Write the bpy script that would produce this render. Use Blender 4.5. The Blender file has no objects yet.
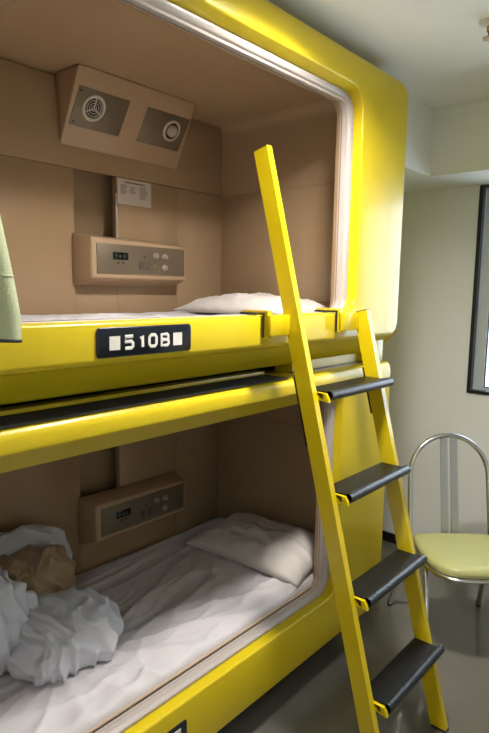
import bpy, bmesh, math, random
from mathutils import Vector, Matrix, noise
random.seed(4)
S = bpy.context.scene
COL = S.collection
PI = math.pi

# ------------------------------------------------------------------ materials
def mat(name, col, rough=.5, metal=0., coat=0., bump=0., bscale=40., var=0., vscale=6., spec=.5, emis=None, estr=0., sheen=0.):
    m = bpy.data.materials.new(name); m.use_nodes = True
    nt = m.node_tree; b = nt.nodes['Principled BSDF']
    b.inputs['Base Color'].default_value = (*col, 1)
    b.inputs['Roughness'].default_value = rough
    b.inputs['Metallic'].default_value = metal
    b.inputs['Coat Weight'].default_value = coat
    b.inputs['Coat Roughness'].default_value = .08
    b.inputs['Specular IOR Level'].default_value = spec
    b.inputs['Sheen Weight'].default_value = sheen
    if emis:
        b.inputs['Emission Color'].default_value = (*emis, 1); b.inputs['Emission Strength'].default_value = estr
    tc = nt.nodes.new('ShaderNodeTexCoord')
    if var > 0:
        n = nt.nodes.new('ShaderNodeTexNoise'); n.inputs['Scale'].default_value = vscale; n.inputs['Detail'].default_value = 4
        r = nt.nodes.new('ShaderNodeMixRGB'); r.blend_type = 'MULTIPLY'; r.inputs[0].default_value = 1
        cr = nt.nodes.new('ShaderNodeMapRange'); cr.inputs['To Min'].default_value = 1-var; cr.inputs['To Max'].default_value = 1+var
        nt.links.new(tc.outputs['Object'], n.inputs['Vector']); nt.links.new(n.outputs['Fac'], cr.inputs['Value'])
        r.inputs[1].default_value = (*col, 1); nt.links.new(cr.outputs[0], r.inputs[2]); nt.links.new(r.outputs[0], b.inputs['Base Color'])
    if bump > 0:
        n = nt.nodes.new('ShaderNodeTexNoise'); n.inputs['Scale'].default_value = bscale; n.inputs['Detail'].default_value = 3
        bp = nt.nodes.new('ShaderNodeBump'); bp.inputs['Strength'].default_value = bump; bp.inputs['Distance'].default_value = .01
        nt.links.new(tc.outputs['Object'], n.inputs['Vector']); nt.links.new(n.outputs['Fac'], bp.inputs['Height']); nt.links.new(bp.outputs[0], b.inputs['Normal'])
    return m

M = dict(
    yellow=mat('yellow_gelcoat', (.66, .505, .012), .33, coat=.12, spec=.4, bump=.02, bscale=4),
    ladder=mat('yellow_paint', (.64, .485, .005), .30, coat=.3, bump=.03, bscale=60),
    beige=mat('beige_plastic', (.365, .25, .145), .24, bump=.02, bscale=5, var=.03, vscale=3),
    beige2=mat('beige_moulding', (.42, .29, .175), .35, bump=.02, bscale=30),
    trim=mat('pale_trim', (.45, .40, .37), .35),
    tan=mat('tan_edge_piping', (.48, .36, .26), .6),
    plate=mat('brown_grey_faceplate', (.175, .14, .095), .38, metal=.35),
    black=mat('black_plastic', (.012, .012, .014), .35),
    display=mat('display_glass', (.006, .008, .008), .1),
    rubber=mat('black_antislip_rubber', (.007, .0065, .0065), .30, bump=.25, bscale=260, var=.5, vscale=90, spec=.15),
    nose=mat('black_ribbed_rubber', (.010, .012, .017), .25, bump=.25, bscale=160),
    step=mat('black_grip_tape', (.016, .016, .017), .75, bump=.8, bscale=320),
    sign=mat('sign_navy_black', (.008, .012, .022), .22),
    white=mat('white_lettering', (.72, .69, .62), .5),
    whitep=mat('white_plastic_ring', (.62, .56, .49), .4),
    lens=mat('lamp_lens', (.42, .36, .30), .15, coat=.5),
    grey=mat('grey_button', (.34, .30, .26), .35, metal=.3),
    metal=mat('chrome_tube', (.62, .63, .64), .22, metal=1.),
    flat=mat('brushed_grey_steel', (.50, .52, .54), .38, metal=.9),
    alu=mat('aluminium_edge', (.78, .76, .70), .3, metal=.7),
    vinyl=mat('pale_green_vinyl', (.48, .48, .20), .40, bump=.05, bscale=200, var=.03),
    paper=mat('notice_paper', (.60, .53, .46), .7),
    ink=mat('faded_ink', (.16, .12, .10), .8),
    sheet=mat('white_cotton_sheet', (.60, .57, .585), .85, bump=.12, bscale=500, sheen=.15),
    duvet=mat('white_cotton_duvet', (.60, .61, .66), .85, bump=.12, bscale=400, sheen=.15),
    pillow=mat('white_pillow_cotton', (.60, .555, .525), .85, bump=.1, bscale=400, sheen=.15),
    brown=mat('tan_brown_blanket', (.30, .205, .105), .9, bump=.3, bscale=500, sheen=.3),
    cloth=mat('pale_green_curtain_cloth', (.55, .60, .36), .85, bump=.25, bscale=300, sheen=.1),
    hemm=mat('dark_hem_edge', (.04, .04, .05), .7),
    mattress=mat('mattress_ticking', (.62, .58, .55), .8),
    wall=mat('wall_paper', (.88, .89, .88), .75, bump=.12, bscale=220, var=.02, vscale=5),
    ceiling=mat('ceiling_paper', (.90, .91, .90), .8, bump=.1, bscale=180, var=.02),
    beam=mat('beam_paper', (.88, .89, .85), .8, bump=.1, bscale=180),
    base=mat('black_baseboard', (.01, .01, .011), .4),
    frame=mat('dark_window_frame', (.014, .018, .032), .3, metal=.2),
    sash=mat('pale_aluminium_sash', (.62, .68, .76), .35, metal=.3),
    lampbody=mat('lamp_body_white', (.8, .8, .78), .4),
    lampglow=mat('lamp_diffuser', (.9, .9, .85), .5, emis=(1, .95, .89), estr=186),
    brass=mat('sprinkler_brass', (.35, .22, .11), .4, metal=.8),
)
# floor: grey green glossy vinyl
def floor_mat():
    m = mat('floor_vinyl', (.145, .137, .115), .20, coat=.25, bump=.05, bscale=12, var=.10, vscale=2.2)
    return m
M['floor'] = floor_mat()
def glass_mat():
    m = bpy.data.materials.new('window_glass'); m.use_nodes = True; nt = m.node_tree
    nt.nodes.remove(nt.nodes['Principled BSDF'])
    o = nt.nodes['Material Output']; t = nt.nodes.new('ShaderNodeBsdfTransparent'); g = nt.nodes.new('ShaderNodeBsdfGlossy')
    t.inputs[0].default_value = (.93, .96, .97, 1); g.inputs['Roughness'].default_value = .02
    f = nt.nodes.new('ShaderNodeFresnel'); f.inputs[0].default_value = 1.5
    mx = nt.nodes.new('ShaderNodeMixShader'); nt.links.new(f.outputs[0], mx.inputs[0])
    nt.links.new(t.outputs[0], mx.inputs[1]); nt.links.new(g.outputs[0], mx.inputs[2]); nt.links.new(mx.outputs[0], o.inputs[0])
    return m
M['glass'] = glass_mat()

# ------------------------------------------------------------------ object helpers
def link(name, bm, m, parent=None, smooth=True, angle=40, bev=0., seg=2):
    """bm is in the parent's local frame (world when there is no parent)"""
    if bev > 0:
        es = [e for e in bm.edges if len(e.link_faces) == 2 and e.calc_face_angle(0) > math.radians(30)]
        if es: bmesh.ops.bevel(bm, geom=es, offset=bev, segments=seg, profile=.5, affect='EDGES', clamp_overlap=True)
    bmesh.ops.recalc_face_normals(bm, faces=bm.faces)
    me = bpy.data.meshes.new(name); bm.to_mesh(me); bm.free()
    if m is not None: me.materials.append(m)
    if smooth:
        for p in me.polygons: p.use_smooth = True
        me.set_sharp_from_angle(angle=math.radians(angle))
    o = bpy.data.objects.new(name, me); COL.objects.link(o)
    if parent is not None: o.parent = parent
    return o
def empty(name, loc, rz=0):
    o = bpy.data.objects.new(name, None); COL.objects.link(o); o.location = loc; o.rotation_euler = (0, 0, rz)
    o.empty_display_size = .1
    return o
def tag(o, label, cat, group=None):
    o['label'] = label; o['category'] = cat
    if group: o['group'] = group
    return o
def struct(name, bm, m, **k):
    o = link(name, bm, m, **k); o['kind'] = 'structure'; return o
def NB(): return bmesh.new()
def box(bm, x0, x1, y0, y1, z0, z1):
    v = [bm.verts.new((x, y, z)) for x in (x0, x1) for y in (y0, y1) for z in (z0, z1)]
    for f in ((0, 1, 3, 2), (4, 6, 7, 5), (0, 4, 5, 1), (2, 3, 7, 6), (0, 2, 6, 4), (1, 5, 7, 3)):
        bm.faces.new([v[i] for i in f])
    return bm
def B(*a): return box(NB(), *a)
def prism(bm, pts, ax, a, b):
    """pts: 2D polygon, extruded on axis ax from a to b"""
    def P(p, t):
        if ax == 0: return (t, p[0], p[1])
        if ax == 1: return (p[0], t, p[1])
        return (p[0], p[1], t)
    A = [bm.verts.new(P(p, a)) for p in pts]; C = [bm.verts.new(P(p, b)) for p in pts]
    n = len(pts)
    for i in range(n): bm.faces.new([A[i], A[(i+1) % n], C[(i+1) % n], C[i]])
    bm.faces.new(A); bm.faces.new(C[::-1]); return bm
def tube(bm, pts, r, n=14, cap=True, closed=False):
    pts = [Vector(p) for p in pts]; rings = []; up = None; N = len(pts)
    for i, p in enumerate(pts):
        if closed: t = pts[(i+1) % N]-pts[i-1]
        else: t = (pts[min(i+1, N-1)]-pts[max(i-1, 0)])
        t.normalize()
        if up is None:
            up = Vector((0, 0, 1)) if abs(t.z) < .9 else Vector((1, 0, 0))
        up = (up - t*up.dot(t)).normalized(); s = t.cross(up)
        rings.append([bm.verts.new(p + up*(r*math.cos(a)) + s*(r*math.sin(a))) for a in [2*PI*k/n for k in range(n)]])
    for i in range(N if closed else N-1):
        a, b = rings[i], rings[(i+1) % N]
        for k in range(n): bm.faces.new([a[k], a[(k+1) % n], b[(k+1) % n], b[k]])
    if cap and not closed: bm.faces.new(rings[0][::-1]); bm.faces.new(rings[-1])
    return bm
def smooth_path(pts, n=8):
    """Catmull-Rom"""
    P = [Vector(p) for p in pts]; out = []
    for i in range(len(P)-1):
        p0, p1, p2, p3 = P[max(i-1, 0)], P[i], P[i+1], P[min(i+2, len(P)-1)]
        for k in range(n):
            t = k/n
            out.append(.5*((2*p1)+(p2-p0)*t+(2*p0-5*p1+4*p2-p3)*t*t+(3*p1-p0-3*p2+p3)*t**3))
    out.append(P[-1]); return out
def disc_ring(bm, c, ex, ey, ez, prof, n=28, capfirst=False, caplast=False):
    """lathe: prof of (radius, height along ez) round centre c"""
    rings = []
    for r, h in prof:
        rings.append([bm.verts.new(c+ex*(r*math.cos(a))+ey*(r*math.sin(a))+ez*h) for a in [2*PI*k/n for k in range(n)]])
    for i in range(len(rings)-1):
        for k in range(n): bm.faces.new([rings[i][k], rings[i][(k+1) % n], rings[i+1][(k+1) % n], rings[i+1][k]])
    if capfirst: bm.faces.new(rings[0])
    if caplast: bm.faces.new(rings[-1])
    return bm
def rrect(x0, x1, z0, z1, r, n=8):
    out = []
    for cx, cz, a0 in ((x1-r, z1-r, 0), (x0+r, z1-r, 90), (x0+r, z0+r, 180), (x1-r, z0+r, 270)):
        for k in range(n+1):
            a = math.radians(a0+90*k/n); out.append((cx+r*math.cos(a), cz+r*math.sin(a)))
    return out
def loops(bm, L, capfirst=False, caplast=False):
    """L: list of (y, x0,x1,z0,z1,r)"""
    R = [[bm.verts.new((x, l[0], z)) for x, z in rrect(*l[1:])] for l in L]
    n = len(R[0])
    for a, b in zip(R, R[1:]):
        for k in range(n): bm.faces.new([a[k], a[(k+1) % n], b[(k+1) % n], b[k]])
    if capfirst: bm.faces.new(R[0])
    if caplast: bm.faces.new(R[-1])
    return bm
def shifted(bm, d):
    bmesh.ops.translate(bm, verts=bm.verts, vec=d); return bm

def text_mesh(s, size, sx, depth, off):
    cu = bpy.data.curves.new('lettering', 'FONT'); cu.body = s; cu.size = size; cu.extrude = depth; cu.offset = off
    cu.align_x = 'CENTER'; cu.align_y = 'CENTER'; cu.resolution_u = 6; cu.space_character = 1.12
    o = bpy.data.objects.new('lettering', cu); COL.objects.link(o)
    dg = bpy.context.evaluated_depsgraph_get(); me = bpy.data.meshes.new_from_object(o.evaluated_get(dg))
    bpy.data.objects.remove(o); bpy.data.curves.remove(cu)
    me.transform(Matrix.Diagonal((sx, 1, 1, 1)))
    me.transform(Matrix.Rotation(PI/2, 4, 'X'))      # faces -y
    bm = NB(); bm.from_mesh(me); bpy.data.meshes.remove(me); return bm

# ------------------------------------------------------------------ the room
CZ = 2.47; WX = .921; YB = 1.05; YF = -2.3; XL = -3.9
struct('floor', B(XL-.1, WX+.15, YF-.1, YB+.1, -.08, 0), M['floor'])
struct('ceiling', B(XL-.1, WX+.15, YF-.1, YB+.1, CZ, CZ+.08), M['ceiling'])
struct('wall_back', B(XL, WX, YB, YB+.1, 0, CZ), M['wall'])
struct('wall_front', B(XL, WX, YF-.1, YF, 0, CZ), M['wall'])
struct('wall_left', B(XL-.1, XL, YF-.1, YB+.1, 0, CZ), M['wall'])
WY1, WY0, WZ0, WZ1 = -.022, -1.16, 1.032, 2.142     # window opening
bm = NB()
box(bm, WX, WX+.15, WY1, YB+.1, 0, CZ); box(bm, WX, WX+.15, YF-.1, WY0, 0, CZ)
box(bm, WX, WX+.15, WY0, WY1, 0, WZ0); box(bm, WX, WX+.15, WY0, WY1, WZ1, CZ)
struct('wall_right', bm, M['wall'], smooth=False)
# dropped beams: L shaped
bm = NB()
prism(bm, [(.541, YF), (WX, YF), (WX, YB), (.03, YB), (.03, .118), (.541, .118)], 2, 2.155, CZ)
struct('trim_1', bm, M['beam'], smooth=False)
struct('baseboard_right', B(WX-.012, WX, YF, YB, 0, .06), M['base'], bev=.002)
struct('baseboard_back', B(XL, WX-.012, YB-.012, YB, 0, .06), M['base'], bev=.002)
struct('baseboard_front', B(XL, WX-.012, YF, YF+.012, 0, .06), M['base'], bev=.002)
# window
bm = NB(); t = .018; fx0, fx1 = WX-.010, WX+.03
oy1, oy0, oz0, oz1 = -.004, WY0-.018, 1.016, 2.150
box(bm, fx0, fx1, oy1-.020, oy1, oz0, oz1); box(bm, fx0, fx1, oy0, oy0+.020, oz0, oz1)
box(bm, fx0, fx1, oy0+.02, oy1-.02, oz0, oz0+.018); box(bm, fx0, fx1, oy0+.02, oy1-.02, oz1-.012, oz1)
win = struct('window_1', bm, M['frame'], bev=.002)
bm = NB(); a, b, c, d = WY1-.003, WY0+.003, WZ0+.002, WZ1-.002
mid = (a+b)/2
box(bm, WX+.045, WX+.09, a-.05, a, c, d); box(bm, WX+.045, WX+.09, b, b+.05, c, d)
box(bm, WX+.045, WX+.09, b+.05, a-.05, c, c+.012); box(bm, WX+.045, WX+.09, b+.05, a-.05, d-.03, d)
box(bm, WX+.05, WX+.085, mid-.025, mid+.025, c+.012, d-.03)
so = link('window_sash', bm, M['sash'], win, bev=.002)
bm = NB(); box(bm, WX+.062, WX+.066, b+.05, mid-.025, c+.012, d-.03); box(bm, WX+.062, WX+.066, mid+.025, a-.05, c+.012, d-.03)
link('window_pane', bm, M['glass'], win, smooth=False)
bm = NB(); box(bm, WX+.058, WX+.070, a-.056, a-.050, c+.012, d-.03); box(bm, WX+.058, WX+.070, mid+.025, a-.05, c+.012, c+.018)
link('window_gasket', bm, M['frame'], win)

# ceiling lamp (round, just beyond the top of the picture)
LX, LY = -.95, -.40
lamp = tag(empty('ceiling_lamp', (LX, LY, CZ)), 'round white ceiling lamp above the yellow bunks', 'lamp')
X, Y, Z = Vector((1, 0, 0)), Vector((0, 1, 0)), Vector((0, 0, 1)); O = Vector((0, 0, 0))
link('lamp_rim', disc_ring(NB(), O, X, Y, Z, [(.0, -.001), (.135, -.001), (.140, -.004), (.140, -.066), (.137, -.070), (.130, -.070), (.127, -.066), (.122, -.014)], 40), M['lampbody'], lamp)  # unseen rim, deepened as a baffle to keep light off the upper shell
link('diffuser', disc_ring(NB(), O, X, Y, Z, [(.120, -.012), (.119, -.016), (.112, -.018), (.08, -.019), (.04, -.020), (.005, -.020)], 40, caplast=True), M['lampglow'], lamp)
# added lamp, unseen behind the camera, put in to light the aisle
added_lamp = tag(empty('ceiling_lamp', (-3.2, -1.5, CZ)), 'added unseen round white ceiling lamp far along the aisle from the window', 'lamp')
link('lamp_rim', disc_ring(NB(), O, X, Y, Z, [(.0, -.001), (.135, -.001), (.140, -.004), (.140, -.066), (.137, -.070), (.130, -.070), (.127, -.066), (.122, -.014)], 40), M['lampbody'], added_lamp)
link('diffuser', disc_ring(NB(), O, X, Y, Z, [(.120, -.012), (.119, -.016), (.112, -.018), (.08, -.019), (.04, -.020), (.005, -.020)], 40, caplast=True), mat('added_lamp_diffuser', (.9, .9, .85), .5, emis=(1, .95, .89), estr=50), added_lamp)
# sprinkler at right picture edge
sp = tag(empty('sprinkler', (-.284, -.425, CZ)), 'small brass coloured fitting on the ceiling at the right edge of the picture', 'sprinkler')
link('rosette', disc_ring(NB(), O, X, Y, Z, [(.035, 0), (.034, -.006), (.02, -.012), (.012, -.014)], 28, caplast=True), M['lampbody'], sp)
link('sprinkler_head', disc_ring(NB(), O, X, Y, Z, [(.009, -.012), (.009, -.03), (.005, -.032), (.005, -.048), (.020, -.050), (.020, -.053)], 20, caplast=True), M['brass'], sp)

# ------------------------------------------------------------------ the capsules
XR = 0.0; XE = -.19; XA, XB = -2.16, -.41        # outer right, inner end wall, opening ends
XO = -2.37; XI = -2.2
def capsule(name, label, zs, oz0, oz1, sz0, sz1, yf, ceil_z, dz, cham, upper, XR=0.):
    """zs: z of the bottom; sz0..sz1 front shell; oz0..oz1 opening; dz: interior offset"""
    root = tag(empty(name, (-1.18, .45, zs)), label, 'capsule bed', 'stacked capsule beds')
    org = Vector((-1.18, .45, zs))
    def part(n, bm, m, parent=None, **k): return link(n, shifted(bm, -org), m, parent or root, **k)
    # outer shell
    e = .035; L = [(1.0, XO, XR, sz0, sz1, .055 if upper else .03)]
    for k in range(7):
        a = k/6*PI/2; q = e*(1-math.sin(PI/2-a)); L.append((yf+e*(1-math.sin(a)), XO+q, XR-q, sz0+q*.6, sz1-q*.8, .06 if upper else .03))
    h = .008
    L.append((yf, XA-h-cham, XB+h, oz0-h, oz1+h+cham, .085))
    for k in range(1, 5):
        a = k/4*PI/2; L.append((yf+h*(1-math.cos(a))*1.0, XA-h*(1-math.sin(a))-cham, XB+h*(1-math.sin(a)), oz0-h*(1-math.sin(a)), oz1+cham+h*(1-math.sin(a)), .08))
    L.append((yf+.018+cham*.4, XA, XB, oz0, oz1, .075)); L.append((yf+.06, XA+.004, XB-.004, oz0+.002, oz1-.004, .072))
    bm = loops(NB(), L)
    sh = part('shell', bm, M['yellow'], angle=50)
    if upper:   # tapered lower body + recess behind the ledge
        part('underbody', prism(NB(), [(-.005, 1.405), (.055, 1.345), (.08, 1.307), (.98, 1.307), (.98, 1.405)], 0, XO+.03, -.012), M['yellow'], bev=.006)
    # pale lip round the opening
    y0 = yf+.045
    oz0 -= .018 if upper else 0
    oz1 += 0 if upper else .045
    L = [(y0+.03, XA-.0, XB, oz0-.0, oz1, .07), (y0, XA+.001, XB-.001, oz0+.001, oz1-.001, .072), (y0-.008, XA+.006, XB-.006, oz0+.004, oz1-.006, .07),
         (y0-.008, XA+.020, XB-.020, oz0+.012, oz1-.020, .062), (y0-.002, XA+.026, XB-.026, oz0+.016, oz1-.025, .058), (y0+.004, XA+.028, XB-.028, oz0+.017, oz1-.027, .056),
         (y0+.006, XA+.036, XB-.036, oz0+.020, oz1-.034, .052), (y0+.03, XA+.038, XB-.038, oz0+.022, oz1-.036, .05)]
    part('opening_lip', loops(NB(), L), M['trim'], angle=50)
    # lining: one moulded tub, front return, walls, ceiling, floor
    fz = oz0-.06
    L = [(y0+.02, XA+.04, XB-.040, oz0+.022, oz1-.038, .05), (y0+.05, XA+.03, XB-.03, oz0+.01, oz1-.03, .05),
         (y0+.052, XI, XE, fz, ceil_z, .05), (.86, XI, XE, fz, ceil_z, .05), (.872, XI+.004, XE-.004, fz+.004, ceil_z-.004, .05), (.965, XI+.005, XE-.005, fz+.005, ceil_z-.005, .05)]
    ln = part('lining', loops(NB(), L, caplast=True), M['beige'], angle=50)
    Y0, Y1 = .870, .90
    zt = ceil_z-.008
    g = .0008
    seam = 2.03-dz
    xs = -.495
    nz0, nz1, nx0, nx1 = 1.655-dz, min(seam, zt), -1.040, -.836
    xl, xr = XI+.007, XE-.007
    def panel(*a): return part('wall_panel', B(*a), M['beige'], bev=.0015)
    if zt-seam > .05: panel(xl, xr, Y0-.0008, Y1, seam+g, zt)
    panel(xl, nx0, Y0, Y1, fz+.01, min(seam, zt)-g)
    panel(nx0+g*0, nx1, Y0, Y1, fz+.01, nz0)
    panel(nx1, xs-g, Y0, Y1, fz+.01, min(seam, zt)-g)
    panel(xs+g, xr, Y0, Y1, fz+.01, min(seam, zt)-g)
    # end wall panel above the seam (a slight step)
    part('end_panel', B(XE-.004, XE+.002, .14, .862, (oz0+.05), min(seam, zt)-g), M['beige'], bev=.002)
    # niche back shelf
    part('niche_shelf', B(nx0+.002, nx1-.002, Y0+.008, .96, nz0-.012, nz0), M['beige2'], bev=.002)
    if not upper: part('niche_ledge', B(nx0+.055, nx1-.004, Y0+.012, Y0+.028, nz0+.018, nz0+.026), M['trim'], bev=.002)
    else: part('edge_strip', B(nx1-.004, nx1+.001, Y0-.004, Y0+.004, nz0, 1.962), M['alu'], bev=.001)
    # control box
    cz = -dz
    v = [(-1.056, .870, 1.575), (-1.056, .870, 1.785), (-1.032, .770, 1.610), (-1.032, .770, 1.768),
         (-.515, .870, 1.580), (-.515, .870, 1.775), (-.532, .770, 1.610), (-.532, .770, 1.755)]
    bm = NB(); V = [bm.verts.new((a, b, c+cz)) for a, b, c in v]
    for fa in ((0, 1, 3, 2), (4, 6, 7, 5), (2, 3, 7, 6), (1, 5, 7, 3), (0, 2, 6, 4), (0, 4, 5, 1)): bm.faces.new([V[i] for i in fa])
    cb = part('control_panel', bm, M['beige2'], bev=.008, seg=3)
    fp = part('faceplate', B(-1.010, -.546, .7665, .772, 1.627+cz, 1.745+cz), M['plate'], cb, bev=.001)
    part('display', B(-.935, -.860, .764, .768, 1.684+cz, 1.714+cz), M['display'], cb, bev=.001)
    bm = NB()
    for k in range(3):   # green-grey digits segments of the clock, unlit
        box(bm, -.925+k*.02, -.915+k*.02, .7635, .7642, 1.693+cz, 1.705+cz)
    part('clock_digit', bm, mat('dim_green', (.03, .06, .045), .4), cb)
    for (bx, bz) in ((-.714, 1.709), (-.663, 1.707), (-.663, 1.660)):
        part('knob', disc_ring(NB(), Vector((bx, .767, bz+cz)), X, Z, Vector((0, -1, 0)), [(.014, 0), (.014, .004), (.010, .008), (.010, .013), (.008, .015)], 20, caplast=True), M['grey'], cb)
    part('knob', disc_ring(NB(), Vector((-.712, .767, 1.660+cz)), X, Z, Vector((0, -1, 0)), [(.012, 0), (.012, .003), (.010, .004)], 20, caplast=True), M['plate'], cb)
    for bx in (-.790, -.755):
        part('button', B(bx-.013, bx+.013, .764, .768, 1.650+cz, 1.682+cz), mat('dark_button', (.09, .075, .06), .4), cb, bev=.002)
    for bx in (-.91, -.885): part('button', disc_ring(NB(), Vector((bx, .767, 1.672+cz)), X, Z, Vector((0, -1, 0)), [(.004, 0), (.004, .003)], 12, caplast=True), M['black'], cb)
    part('indicator', disc_ring(NB(), Vector((-.775, .767, 1.700+cz)), X, Z, Vector((0, -1, 0)), [(.004, 0), (.004, .002)], 12, caplast=True), M['black'], cb)
    if upper:
        # wedge housing under the capsule's ceiling
        bm = NB(); v = [(-1.114, .709, 2.358), (-.534, .709, 2.358), (-1.098, .868, 2.108), (-.498, .868, 2.108), (-1.114, .868, 2.358), (-.498, .868, 2.358)]
        V = [bm.verts.new(p) for p in v]
        for fa in ((0, 1, 3, 2), (0, 2, 4), (1, 5, 3), (0, 4, 5, 1), (2, 3, 5, 4)): bm.faces.new([V[i] for i in fa])
        hs = part('overhead_housing', bm, M['beige2'], bev=.006, seg=3)
        # frame on the slanted face: ex along x, ed down the slope, en outwards
        ed = Vector((0, .16, -.25)).normalized(); en = Vector((0, -.25, -.16)).normalized(); p0 = Vector((0, .711, 2.355))
        def onp(x, z): return Vector((x, 0, 0)) + Vector((0, p0.y, 0)) + ed*((2.355-z)/.8423) + Vector((0, 0, p0.z))
        def plate(n, x0, x1, z0, z1, m, hgt=.003):
            bm = NB(); A = [onp(x0, z1), onp(x1, z1), onp(x1-.0, z0), onp(x0+.0, z0)]
            lo = [bm.verts.new(p-en*.003) for p in A]; hi = [bm.verts.new(p+en*hgt) for p in A]
            bm.faces.new(lo[::-1]); bm.faces.new(hi)
            for i in range(4): bm.faces.new([lo[i], lo[(i+1) % 4], hi[(i+1) % 4], hi[i]])
            return part(n, bm, m, hs, bev=.001)
        plate('vent_plate', -1.088, -.858, 2.177, 2.299, M['plate']); plate('lamp_plate', -.768, -.535, 2.177, 2.299, M['plate'])
        c = onp(-1.006, 2.245)+en*.003
        part('vent_ring', disc_ring(NB(), c, X, ed, en, [(.050, 0), (.050, .004), (.047, .007), (.040, .007), (.037, .003), (.037, .0005)], 36), M['whitep'], hs)
        part('vent_bowl', disc_ring(NB(), c, X, ed, en, [(.037, .0008), (.001, .0008)], 30, caplast=True), M['black'], hs)
        for k, r in enumerate((.010, .020, .030)):
            bm = NB(); tube(bm, [c+en*.004+X*(r*math.cos(a))+ed*(r*math.sin(a)) for a in [2*PI*j/28 for j in range(28)]], .0015, 8, closed=True)
            part('vent_grille_ring', bm, M['whitep'], hs)
        bm = NB()
        for a in (0.5, 2.6, 4.7):
            tube(bm, [c+en*.004, c+en*.004+(X*math.cos(a)+ed*math.sin(a))*.037], .0022, 8)
        part('vent_spoke', bm, M['whitep'], hs)
        for sx, sz in ((-1.040, 2.268), (-.974, 2.27), (-1.038, 2.222), (-.975, 2.220), (-1.078, 2.288), (-1.074, 2.190)):
            part('screw', disc_ring(NB(), onp(sx, sz)+en*.006, X, ed, en, [(.0035, -.004), (.0035, .002), (.002, .0032)], 12, caplast=True), M['black'], hs)
        c = onp(-.612, 2.244)+en*.003
        part('reading_lamp_ring', disc_ring(NB(), c, X, ed, en, [(.044, 0), (.044, .006), (.040, .010), (.037, .010), (.035, .004), (.035, .0)], 36), M['whitep'], hs)
        part('reading_lamp_socket', disc_ring(NB(), c, X, ed, en, [(.035, .0008), (.0242, .0008)], 30), M['black'], hs)
        part('reading_lamp_lens', disc_ring(NB(), c, X, ed, en, [(.0245, -.001), (.0245, .010), (.021, .016), (.012, .020), (.003, .021)], 30, caplast=True), M['lens'], hs)
        # shallow raised ceiling panel towards the foot end
        part('ceiling_panel', B(-2.19, -1.495, .10, .86, ceil_z-.018, ceil_z-.001), M['beige2'], bev=.005)
    return root, part

low, lpart = capsule('capsule_bed', 'lower yellow capsule bed standing just above the floor, with the rumpled bedding in it', .136, .341, 1.166, .136, 1.273, 0., 1.235, 1.08, .045, False)
upp, upart = capsule('capsule_bed', 'upper yellow capsule bed with the 510B plate, stacked on the lower one', 1.307, 1.493, 2.291, 1.386, 2.416, -.035, 2.360, 0., .012, True, -.03)
# black step strip on the lower capsule's ledge, rear yellow border, joint line
lpart('step_pad', B(-2.33, -.765, .010, .124, 1.271, 1.2745), M['step'], bev=.001)
lpart('ledge_border', B(-2.33, -.765, .118, .160, 1.270, 1.286), M['yellow'], bev=.003)
bm = prism(NB(), [(.078, 1.268), (.078, 1.330), (.15, 1.330), (.15, 1.268)], 0, -.66, -.06)
upart('corner_filler', bm, M['yellow'], bev=.004)
upart('corner_post', B(-.15, -.030, .035, .30, 1.268, 1.400), M['yellow'], bev=.012)
upart('joint_gasket', B(-.66, -.06, .070, .082, 1.272, 1.277), M['black'])
# plinth recessed under the capsule
pl = lpart('plinth', B(-2.3, -.12, .16, 1.0, .0, .14), mat('dark_plinth', (.03, .03, .03), .6))
# posts behind between the two shells (keeps upper one standing on the lower)
upart('spacer', B(-2.25, -.06, .20, .95, 1.272, 1.309), M['black'])

# number plates
def number_plate(part, org, x0, x1, z0, z1, y, txt):
    bm = loops(NB(), [(y+.004, x0, x1, z0, z1, .010), (y-.002, x0, x1, z0, z1, .010), (y-.004, x0+.002, x1-.002, z0+.002, z1-.002, .009)], True, True)
    p = part('number_plate', bm, M['sign'])
    zc = (z0+z1)/2; yy = y-.0042
    for sx in ((x0+.050, x1-.051) if txt else (x1-.043,)):
        if not txt: zc += .0155
        part('square_mark', B(sx-.0155, sx+.0155, yy-.0008, yy+.001, zc-.0185, zc+.0145), M['white'], p)
    if txt:
        G = {'5': [[(1, 1), (0, 1), (0, .56), (.8, .56), (1, .42), (1, .14), (.82, 0), (0, 0)]], '1': [[(.22, .78), (.55, 1), (.55, 0)]],
             '0': [[(.25, 1), (.8, 1), (1, .8), (1, .2), (.8, 0), (.25, 0), (.03, .2), (.03, .8), (.25, 1)]],
             'B': [[(0, .52), (.82, .52), (.95, .68), (.95, .88), (.8, 1), (0, 1), (0, 0), (.85, 0), (1, .14), (1, .38), (.85, .52)]]}
        gx = -1.509
        for chh in txt:
            bm = NB(); wd = .0235; hh = .0285
            for st in G[chh]:
                tube(bm, [(gx+.004+a*wd, 0, b*hh) for a, b in st], .0043, 8)
            bmesh.ops.scale(bm, verts=bm.verts, vec=(1, .12, 1))
            part('lettering', shifted(bm, Vector((0, yy, zc-hh/2-.002))), M['white'], p)
            gx += .034 if chh == '1' else .041
number_plate(upart, None, -1.586, -1.283, 1.409, 1.481, -.035, '510B')
number_plate(lpart, None, -1.562, -1.259, .195, .283, 0., '')

# printed notice stuck on the upper back wall
n_ = tag(empty('notice', (-.741, .869, 1.922)), 'small white printed notice stuck to the back wall inside the upper capsule', 'notice')
link('paper', B(-.090, .090, -.0016, .0006, .0, .104), M['paper'], n_)
bm = NB(); yy = -.002
random.seed(9)
box(bm, -.055, .055, yy-.0006, yy, .088, .093)
for cx, w, z0, z1 in ((-.058, .036, .040, .080), (-.010, .030, .046, .074), (.048, .044, .028, .080)):
    z = z1
    while z > z0:
        box(bm, cx-w/2, cx+w/2-random.random()*w*.4, yy-.0006, yy, z-.0022, z); z -= .006
link('print', bm, M['ink'], n_, smooth=False)

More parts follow.
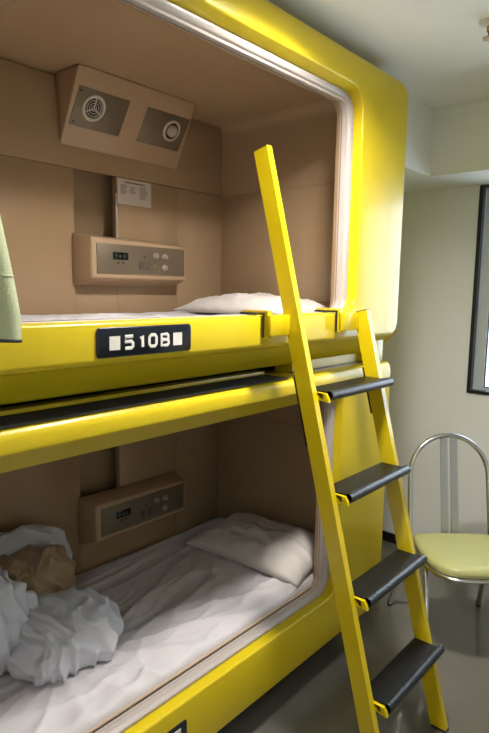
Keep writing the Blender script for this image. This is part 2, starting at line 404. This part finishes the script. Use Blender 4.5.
# ------------------------------------------------------------------ bedding
def fbm(x, y, z=0): return noise.fractal(Vector((x, y, z)), 1.0, 2.0, 4)
def ridge(v): return (1-min(1, abs(v)*2.2))**2
def gauss(x, y, cx, cy, sx, sy): return math.exp(-((x-cx)/sx)**2-((y-cy)/sy)**2)
def sheet_h(x, y, s=0):
    w = noise.noise(Vector((x*1.3, y*1.6, 3+s)))*.5
    # lengthwise folds against the back wall
    back = max(0, min(1, (y-.56)/.12))
    h = back*.015*ridge(noise.noise(Vector((x*.9+1, y*15+w*1.8, 7+s))))
    # diagonal creases spreading from the crumpled duvet
    dx, dy = x+1.45, y-.40; ang = math.atan2(dy, dx); rr = math.hypot(dx, dy)
    h += (1-back)*.014*ridge(noise.noise(Vector((ang*3.2+w*2, rr*1.3, 11+s))))*1.5*max(0, min(1, (rr-.05)/.3))*math.exp(-rr*.55)
    h += (1-back*.7)*.008*ridge(noise.noise(Vector((x*2.2+y*2.5+w, y*7-x*2.4+w*2, 15+s))))
    h += .004*fbm(x*7, y*9, 5+s)+(1-back)*.006*ridge(noise.noise(Vector((x*5+y*6+w*3, y*13-x*5+w*4, 25+s))))
    return h
def bed_sheet(x0, x1, y0, y1, z, s, nx, ny, name, label):
    bm = NB(); V = []
    for j in range(ny+1):
        row = []
        for i in range(nx+1):
            x = x0+(x1-x0)*i/nx; y = y0+(y1-y0)*j/ny
            e = min(x-x0, x1-x, (y-y0), y1-y)
            drop = -.040*max(0, 1-e/.022)**2
            row.append(bm.verts.new((x, y, z+sheet_h(x, y, s)*min(1, e/.05+.2)+drop)))
        V.append(row)
    for j in range(ny):
        for i in range(nx): bm.faces.new([V[j][i], V[j][i+1], V[j+1][i+1], V[j+1][i]])
    # skirt
    edge = [V[0][i] for i in range(nx+1)]+[V[j][nx] for j in range(1, ny+1)]+[V[ny][i] for i in range(nx-1, -1, -1)]+[V[j][0] for j in range(ny-1, 0, -1)]
    lo = [bm.verts.new((v.co.x, v.co.y, z-.075)) for v in edge]
    n = len(edge)
    for k in range(n): bm.faces.new([edge[k], edge[(k+1) % n], lo[(k+1) % n], lo[k]])
    o = link(name, bm, M['sheet'], angle=180); tag(o, label, 'bed sheet', 'bed sheets'); return o
def mattress(z0, z1, label):
    bm = B(XI+.03, XE-.02, .098, .850, z0, z1)
    o = link('mattress', bm, M['mattress'], bev=.02 if z1-z0 > .05 else .006, seg=3)
    link('piping', tube(NB(), [(XI+.06, .083, z1-.004), (-1.2, .083, z1-.004), (XE-.22, .083, z1-.004)], .0055, 10), M['tan'], o); tag(o, label, 'mattress', 'mattresses')
mattress(.290, .372, 'lower bunk mattress under the creased white sheet beside the crumpled duvet')
mattress(1.430, 1.447, 'upper bunk mattress behind the rail with the number plate')
bed_sheet(XI+.02, XE-.008, .086, .865, .378, 0, 300, 130, 'bed_sheet', 'creased white sheet covering the lower bunk mattress')
bed_sheet(XI+.02, XE-.008, .086, .865, 1.455, 4, 160, 70, 'bed_sheet', 'white sheet on the upper bunk, only a thin strip seen over the rail')

def pillow(cx, cy, z, hx, hy, th, rz, label, sd, tilt=0):
    bm = NB(); N = 44
    def P(u, v, top):
        au, av = abs(u), abs(v)
        f = max(0, (1-au**2.6))**.55*max(0, (1-av**2.6))**.55
        pin = 1-.06*(1-au**2)*1.0; pin2 = 1-.06*(1-av**2)
        x = u*hx*(pin2); y = v*hy*(pin)
        w = fbm(u*2.2+sd, v*2.2, sd)*.010*(f+.1)
        w += .009*ridge(noise.noise(Vector((u*1.5+v*2+sd, v*3-u*2, sd+3))))*min(1, f*2)
        zz = f*th*(1.0 if top else -.18)+(w if top else 0)
        return (x, y, zz)
    T = [[bm.verts.new(P(-1+2*i/N, -1+2*j/N, True)) for i in range(N+1)] for j in range(N+1)]
    Bt = [[T[j][i] if (i in (0, N) or j in (0, N)) else bm.verts.new(P(-1+2*i/N, -1+2*j/N, False)) for i in range(N+1)] for j in range(N+1)]
    for j in range(N):
        for i in range(N):
            bm.faces.new([T[j][i], T[j][i+1], T[j+1][i+1], T[j+1][i]])
            bm.faces.new([Bt[j+1][i], Bt[j+1][i+1], Bt[j][i+1], Bt[j][i]])
    o = link('pillow', bm, M['pillow'], angle=180); o.location = (cx, cy, z); o.rotation_euler = (0, tilt, rz)
    tag(o, label, 'pillow', 'pillows'); return o
pillow(-.385, .415, .405, .19, .315, .095, math.radians(3), 'flat white pillow at the head end of the lower bunk', 1.3, math.radians(-3))
pillow(-.41, .46, 1.478, .20, .33, .072, math.radians(0), 'white pillow on the upper bunk, just its top showing over the rail', 5.7)

# crumpled bedding: lumps grown as a height field in polar form with cloth folds
def lump(bm, c, rad, fold, nf, sd, power=1.0, squash=.0, axis=(0, 0)):
    c = Vector(c); NU, NV = 230, 90
    rows = []
    for j in range(NV+1):
        ph = -PI/2+PI*j/NV; row = []
        for i in range(NU):
            th = 2*PI*i/NU
            d = Vector((math.cos(ph)*math.cos(th), math.cos(ph)*math.sin(th), math.sin(ph)))
            q = Vector((abs(d.x)**.85*math.copysign(1, d.x), abs(d.y)**.85*math.copysign(1, d.y), abs(d.z)**.85*math.copysign(1, d.z)))
            w = noise.noise(d*1.4+Vector((sd, 0, 0)))
            a = math.atan2(d.z+axis[1], d.x+axis[0])
            f = (ridge(noise.noise(Vector((d.x*nf*.5+d.z*.8+w*1.3, d.y*.7+d.z*.3+sd, sd))))-.25)*fold + (ridge(noise.noise(Vector((d.x*1.6+sd, d.y*1.3+d.z*1.1, w*1.5))))-.3)*fold*.7 + w*.08
            p = Vector((q.x*rad[0], q.y*rad[1], q.z*rad[2]))*(1+f-.06)
            P = c+p
            if P.z < .392: P.z = .392-(.392-P.z)*.03+.004*fbm(P.x*9, P.y*9, sd)
            row.append(P)
        rows.append(row)
    bot = bm.verts.new(rows[0][0]); topv = bm.verts.new(rows[-1][0])
    VV = [[bm.verts.new(p) for p in r] for r in rows[1:-1]]
    for i in range(NU):
        bm.faces.new([bot, VV[0][(i+1) % NU], VV[0][i]]); bm.faces.new([topv, VV[-1][i], VV[-1][(i+1) % NU]])
    for a, b in zip(VV, VV[1:]):
        for i in range(NU): bm.faces.new([a[i], a[(i+1) % NU], b[(i+1) % NU], b[i]])
    return bm
bm = NB()
lump(bm, (-1.420, .415, .455), (.175, .160, .120), .16, 10, 2.1)
lump(bm, (-1.650, .545, .530), (.175, .150, .165), .16, 9, 8.1)
lump(bm, (-1.415, .765, .535), (.27, .085, .172), .07, 6, 5.2)
lump(bm, (-1.85, .66, .50), (.22, .18, .18), .12, 8, 3.2)
for _ in range(3): bmesh.ops.smooth_vert(bm, verts=bm.verts, factor=.5, use_axis_x=True, use_axis_y=True, use_axis_z=True)
dv = link('duvet', bm, M['duvet'], angle=180)
tag(dv, 'crumpled white duvet heaped at the left of the lower bunk', 'duvet')
bm = lump(NB(), (-1.405, .640, .495), (.165, .115, .165), .18, 7, 4.4)
for _ in range(3): bmesh.ops.smooth_vert(bm, verts=bm.verts, factor=.5, use_axis_x=True, use_axis_y=True, use_axis_z=True)
bl = link('blanket', bm, M['brown'], angle=180)
tag(bl, 'tan brown blanket bunched inside the white duvet on the lower bunk', 'blanket')

# ------------------------------------------------------------------ hanging pale green cloth
bm = NB(); NU, NV = 70, 60; rows = []
for j in range(NV+1):
    t = j/NV; z = 2.36+(1.472-2.36)*t
    xr = -1.900+.075*min(1, t*1.05)**1.6 + (.004*math.sin(t*9)); xl = -2.20-.08*t
    row = []
    for i in range(NU+1):
        u = i/NU
        x = xl+(xr-xl)*u
        amp = .010+.018*t
        y = -.085-.025*t + amp*math.sin(u*17+1.1*math.sin(t*2.5))+.006*noise.noise(Vector((u*5, t*3, 2)))
        row.append((x, y, z+.004*math.sin(u*9)*t))
    rows.append(row)
def cloth_sheet(rows, th):
    bm = NB(); F = [[bm.verts.new(p) for p in r] for r in rows]; K = [[bm.verts.new((p[0], p[1]+th, p[2])) for p in r] for r in rows]
    a, b = len(rows)-1, len(rows[0])-1
    for j in range(a):
        for i in range(b):
            bm.faces.new([F[j][i], F[j][i+1], F[j+1][i+1], F[j+1][i]]); bm.faces.new([K[j+1][i], K[j+1][i+1], K[j][i+1], K[j][i]])
    for j in range(a):
        bm.faces.new([F[j][0], F[j+1][0], K[j+1][0], K[j][0]]); bm.faces.new([F[j+1][b], F[j][b], K[j][b], K[j+1][b]])
    for i in range(b):
        bm.faces.new([F[0][i+1], F[0][i], K[0][i], K[0][i+1]]); bm.faces.new([F[a][i], F[a][i+1], K[a][i+1], K[a][i]])
    return bm
cl = link('curtain', cloth_sheet(rows, .006), M['cloth'], angle=60)
tag(cl, 'pale green cloth curtain hanging at the left edge before the upper rail', 'curtain')
def row_at(t): return rows[min(NV, int(round(t*NV)))]
hem = row_at(.87)
link('hem_seam', tube(NB(), [(p[0], p[1]-.001, p[2]) for p in hem], .0014, 6), M['cloth'], cl)
lo = rows[-1]
link('hem_edge', tube(NB(), [(p[0], p[1]+.003, p[2]-.002) for p in lo], .004, 8), M['hemm'], cl)
link('curtain_tape', B(-2.21, -1.865, -.098, -.036, 2.345, 2.375), M['cloth'], cl, bev=.004)

# ------------------------------------------------------------------ ladder
lad = tag(empty('ladder', (-.65, -.466, 0)), 'yellow ladder with four black treads hooked over the upper bunk rail', 'ladder')
LO = Vector((-.65, -.466, 0)); SL = .2620
def ly(z): return -.466+SL*z
RW, RD = .0125, .0275      # half width (x) and half depth (normal to the rail)
u = Vector((0, SL, 1)).normalized(); nrm = Vector((0, -1, SL)).normalized()     # along the rail, front normal
def rail(x, ztop):
    bm = NB(); q = []
    for (z, flat) in ((0.004, True), (ztop, False)):
        ring = []
        for sx, sn in ((-1, -1), (1, -1), (1, 1), (-1, 1)):
            c = Vector((x, ly(z), z))
            p = c+Vector((sx*RW, 0, 0))+nrm*(sn*RD)
            if flat: p = p-u*((p.z-z)/u.z)
            ring.append(bm.verts.new(p-LO))
        q.append(ring)
    for k in range(4): bm.faces.new([q[0][k], q[0][(k+1) % 4], q[1][(k+1) % 4], q[1][k]])
    bm.faces.new(q[0][::-1]); bm.faces.new(q[1]); return bm
XLr, XRr = -.868, -.432
rl = link('side_rail', rail(XLr, 2.022), M['ladder'], lad, bev=.003)
rl['label'] = 'long left rail rising above the upper bunk rail'
rr = link('side_rail', rail(XRr, 1.500), M['ladder'], lad, bev=.003)
rr['label'] = 'short right rail ending at the upper bunk rail'
for x, par, zt in ((XLr, rl, 2.022), (XRr, rr, 1.500)):
    c = Vector((x, ly(zt), zt))-LO
    bm = NB(); V = []
    for h in (.0, .003):
        V.append([bm.verts.new(c+Vector((sx*(RW+.0005), 0, 0))+nrm*(sn*(RD+.0005))+u*h) for sx, sn in ((-1, -1), (1, -1), (1, 1), (-1, 1))])
    for k in range(4): bm.faces.new([V[0][k], V[0][(k+1) % 4], V[1][(k+1) % 4], V[1][k]])
    bm.faces.new(V[0][::-1]); bm.faces.new(V[1])
    link('end_cap', bm, mat('dark_olive_cap', (.16, .12, .01), .5), par)
    link('foot_pad', shifted(B(x-RW-.001, x+RW+.001, ly(0)-RD-.002, ly(0)+RD+.002, .0, .010), -LO), M['black'], par, bev=.002)
    # black strip on the rear of the rail
    z0, z1 = (1.09, 1.315) if x == XLr else (1.13, 1.30)
    bm = NB(); V = []
    for z in (z0, z1):
        c = Vector((x, ly(z), z))-LO
        V.append([bm.verts.new(c+Vector((sx*.010, 0, 0))-nrm*(RD+h)) for sx, h in ((-1, -.001), (1, -.001), (1, .009), (-1, .009))])
    for k in range(4): bm.faces.new([V[0][k], V[0][(k+1) % 4], V[1][(k+1) % 4], V[1][k]])
    bm.faces.new(V[0][::-1]); bm.faces.new(V[1])
    link('rear_strip', bm, M['black'], par)
# treads
for z in (1.262, .948, .634, .318):
    yc = ly(z)
    r = .013
    x0, x1 = XLr+RW+.001, XRr-RW-.001
    # yellow metal pan below (end plates show past the rubber)
    pan = [(yc-.052, z-.024), (yc-.050, z-.008), (yc+.028, z-.008), (yc+.028, z-.014), (yc-.040, z-.014), (yc-.046, z-.024)]
    bm = prism(NB(), pan, 0, x0, x1); 
    tp = link('tread', shifted(bm, -LO), M['ladder'], lad, bev=.001)
    # side lug against the left rail
    link('tread_bracket', shifted(prism(NB(), [(yc-.074, z-.034), (yc-.070, z-.020), (yc-.060, z-.006), (yc+.028, z-.006), (yc+.028, z-.016), (yc-.045, z-.030)], 0, x0, x0+.012), -LO), M['ladder'], tp)
    # rubber cover with rounded, ribbed nose, lapping over the right rail's front
    yn = yc-.066
    prof = [(yc+.026, z-.008), (yc+.026, z-.002), (yc-.030, z-.002)]
    prof += [(yn+.0+.012*(-math.sin(a))+.012*0, z-.014+.014*math.cos(a)) for a in [k*PI/10 for k in range(0, 10)]]
    prof += [(yn+.010, z-.030), (yn+.012, z-.009)]
    bm = prism(NB(), prof, 0, x0+.013, x1)
    link('tread_cover', shifted(bm, -LO), M['rubber'], tp, angle=50)
    # ribbed nose cap running past the right rail
    bm = NB()
    prof = []
    for k in range(0, 19):
        a = -PI*.10+k*(PI*1.05)/18; rr_ = .0155+(.0008 if k % 2 else 0)
        prof.append((yn-rr_*math.sin(a), z-.014+rr_*math.cos(a)))
    prof += [(yn+.002, z-.022), (yn+.006, z-.008)]
    prism(bm, prof, 0, x0+.013, XRr+.002)
    link('tread_nose', shifted(bm, -LO), M['nose'], tp, angle=60)
# hooks
for xa, xr_ in ((-.980, XLr-RW), (-.560, XRr-RW)):
    z0, z1 = 1.432, 1.497; y = -.078
    bm = B(xa, xr_, y+.006, y+.024, z0, z1); hb = link('hook_arm', shifted(bm, -LO), M['ladder'], lad, bev=.002)
    # bent plate: down the front of the rail and back over it
    bm = NB(); prism(bm, [(-.058, z0-.004), (-.048, z0-.004), (-.048, z1+.006), (.042, z1+.006), (.042, z1+.012), (-.058, z1+.012)], 0, xa, xa+.022)
    link('hook_plate', shifted(bm, -LO), M['ladder'], hb, bev=.0015)
    bm = NB(); prism(bm, [(-.048, z0-.004), (-.0415, z0-.004), (-.0415, z1+.001), (.050, z1+.001), (.050, z1+.006), (-.048, z1+.006)], 0, xa-.002, xa+.022)
    link('hook_padding', shifted(bm, -LO), M['black'], hb, bev=.001)

# ------------------------------------------------------------------ chair (local: +y is forward, x to its left side)
CHX, CHY = .250, -.210
fw = Vector((-.755, -.655, 0)).normalized()
rz = math.atan2(-fw.x, fw.y)
ch = tag(empty('chair', (CHX, CHY, 0), rz), 'chrome tube chair with pale green seat and hooped back below the window', 'chair')
SH = .455
# seat: rounded front, straight rear
outline = []
hw = .195; dep = .385
for k in range(0, 41):
    a = PI*k/40
    cxx = math.cos(a); s = math.sin(a)
    outline.append((hw*abs(cxx)**.62*math.copysign(1, cxx), .15+(dep-.15)*abs(s)**.72))
outline += [(-hw*.985, .08), (-hw*.93, .012), (-hw*.5, .0), (0, 0), (hw*.5, .0), (hw*.93, .012), (hw*.985, .08)]
bm = NB(); R = []
ctr = Vector((0, .19, 0))
for sc, z in ((.96, SH-.034), (1.0, SH-.030), (1.005, SH-.016), (.985, SH-.003), (.93, SH+.004), (.8, SH+.007), (.5, SH+.004), (.2, SH+.002)):
    R.append([bm.verts.new((x*sc, ctr.y+(y-ctr.y)*sc, z)) for x, y in outline])
n = len(outline)
for a, b in zip(R, R[1:]):
    for k in range(n): bm.faces.new([a[k], a[(k+1) % n], b[(k+1) % n], b[k]])
bm.faces.new(R[0][::-1]); bm.faces.new(R[-1])
link('seat', bm, M['vinyl'], ch, angle=60)
# chrome rim below the seat
link('seat_frame', tube(NB(), [(x*1.0, ctr.y+(y-ctr.y)*1.0, SH-.044) for x, y in outline], .0095, 12, closed=True), M['metal'], ch)
# hooped back
def hoop():
    pts = []
    top = .898; w = .185
    zs = top-w
    for k in range(0, 7): t = k/6; z = (SH-.04)+(zs-SH+.04)*t; pts.append((w*(1.03-.03*t), -.01-.10*((z-SH)/.46 if z > SH else 0), z))
    for k in range(1, 24):
        a = PI*k/24; z = zs+w*math.sin(a)*1.0; pts.append((w*math.cos(a), -.01-.10*(z-SH)/.46, z))
    for k in range(6, -1, -1): t = k/6; z = (SH-.04)+(zs-SH+.04)*t; pts.append((-w*(1.03-.03*t), -.01-.10*((z-SH)/.46 if z > SH else 0), z))
    return pts
HP = hoop()
link('back_hoop', tube(NB(), smooth_path(HP, 3), .0112, 14), M['metal'], ch)
for sx in (.024, -.024):
    bm = NB(); V = []
    for z in (SH-.04, SH+.02, SH+.20, .894):
        y = -.012-.10*max(0, z-SH)/.46
        V.append([bm.verts.new((sx+dx*.0165, y+dy*.004, z)) for dx, dy in ((-1, -1), (1, -1), (1, 1), (-1, 1))])
    for a, b in zip(V, V[1:]):
        for k in range(4): bm.faces.new([a[k], a[(k+1) % 4], b[(k+1) % 4], b[k]])
    bm.faces.new(V[0][::-1]); bm.faces.new(V[-1])
    link('back_slat', bm, M['flat'], ch)
for sx in (1, -1):
    # front leg: from below the seat front, splayed
    p = smooth_path([(sx*.175, .135, SH-.050), (sx*.183, .215, SH-.070), (sx*.192, .265, SH-.13), (sx*.205, .330, .20), (sx*.215, .375, .012)], 8)
    l = link('leg', tube(NB(), p, .0115, 12), M['metal'], ch)
    link('rubber_foot', disc_ring(NB(), Vector((sx*.2155, .377, 0)), X, Y, Z, [(.012, 0), (.013, .012), (.0125, .03)], 16, True, True), M['black'], l)
    p = smooth_path([(sx*.178, .160, SH-.052), (sx*.183, .065, SH-.066), (sx*.190, .005, SH-.12), (sx*.210, -.090, .20), (sx*.225, -.158, .012)], 8)
    l = link('leg', tube(NB(), p, .0115, 12), M['metal'], ch)
    link('rubber_foot', disc_ring(NB(), Vector((sx*.2255, -.160, 0)), X, Y, Z, [(.012, 0), (.013, .012), (.0125, .03)], 16, True, True), M['black'], l)

# ------------------------------------------------------------------ light
w = bpy.data.worlds.new('World'); S.world = w; w.use_nodes = True; nt = w.node_tree
bg = nt.nodes['Background']; bg.inputs[0].default_value = (.80, .90, 1.0, 1); bg.inputs[1].default_value = 4.6
pd = bpy.data.lights.new('daylight_portal', 'AREA'); pd.shape = 'RECTANGLE'; pd.size = 1.14; pd.size_y = 1.11
pd.cycles.is_portal = True
po = bpy.data.objects.new('daylight_portal', pd); COL.objects.link(po); po.location = (WX+.12, (WY0+WY1)/2, (WZ0+WZ1)/2); po.rotation_euler = (0, PI/2, 0); po.rotation_euler = (0, math.radians(90), 0)

# ------------------------------------------------------------------ camera
cam = bpy.data.cameras.new('camera'); co = bpy.data.objects.new('camera', cam); COL.objects.link(co)
Rr = ((0.65186354, -0.75816299, 0.01621123), (0.08889907, 0.09762987, 0.99124435), (0.75310749, 0.64471489, -0.13104133))
Mx = Matrix(((Rr[0][0], Rr[1][0], -Rr[2][0], -2.38764), (Rr[0][1], Rr[1][1], -Rr[2][1], -1.17480), (Rr[0][2], Rr[1][2], -Rr[2][2], 1.57561), (0, 0, 0, 1)))
co.matrix_world = Mx
cam.sensor_fit = 'VERTICAL'; cam.sensor_height = 36; cam.lens = 585.957*36/733; cam.clip_start = .02
S.camera = co
S.view_settings.view_transform = 'Standard'; S.view_settings.look = 'None'; S.view_settings.exposure = 0.85; S.view_settings.gamma = 1; S.view_settings.use_curve_mapping = False
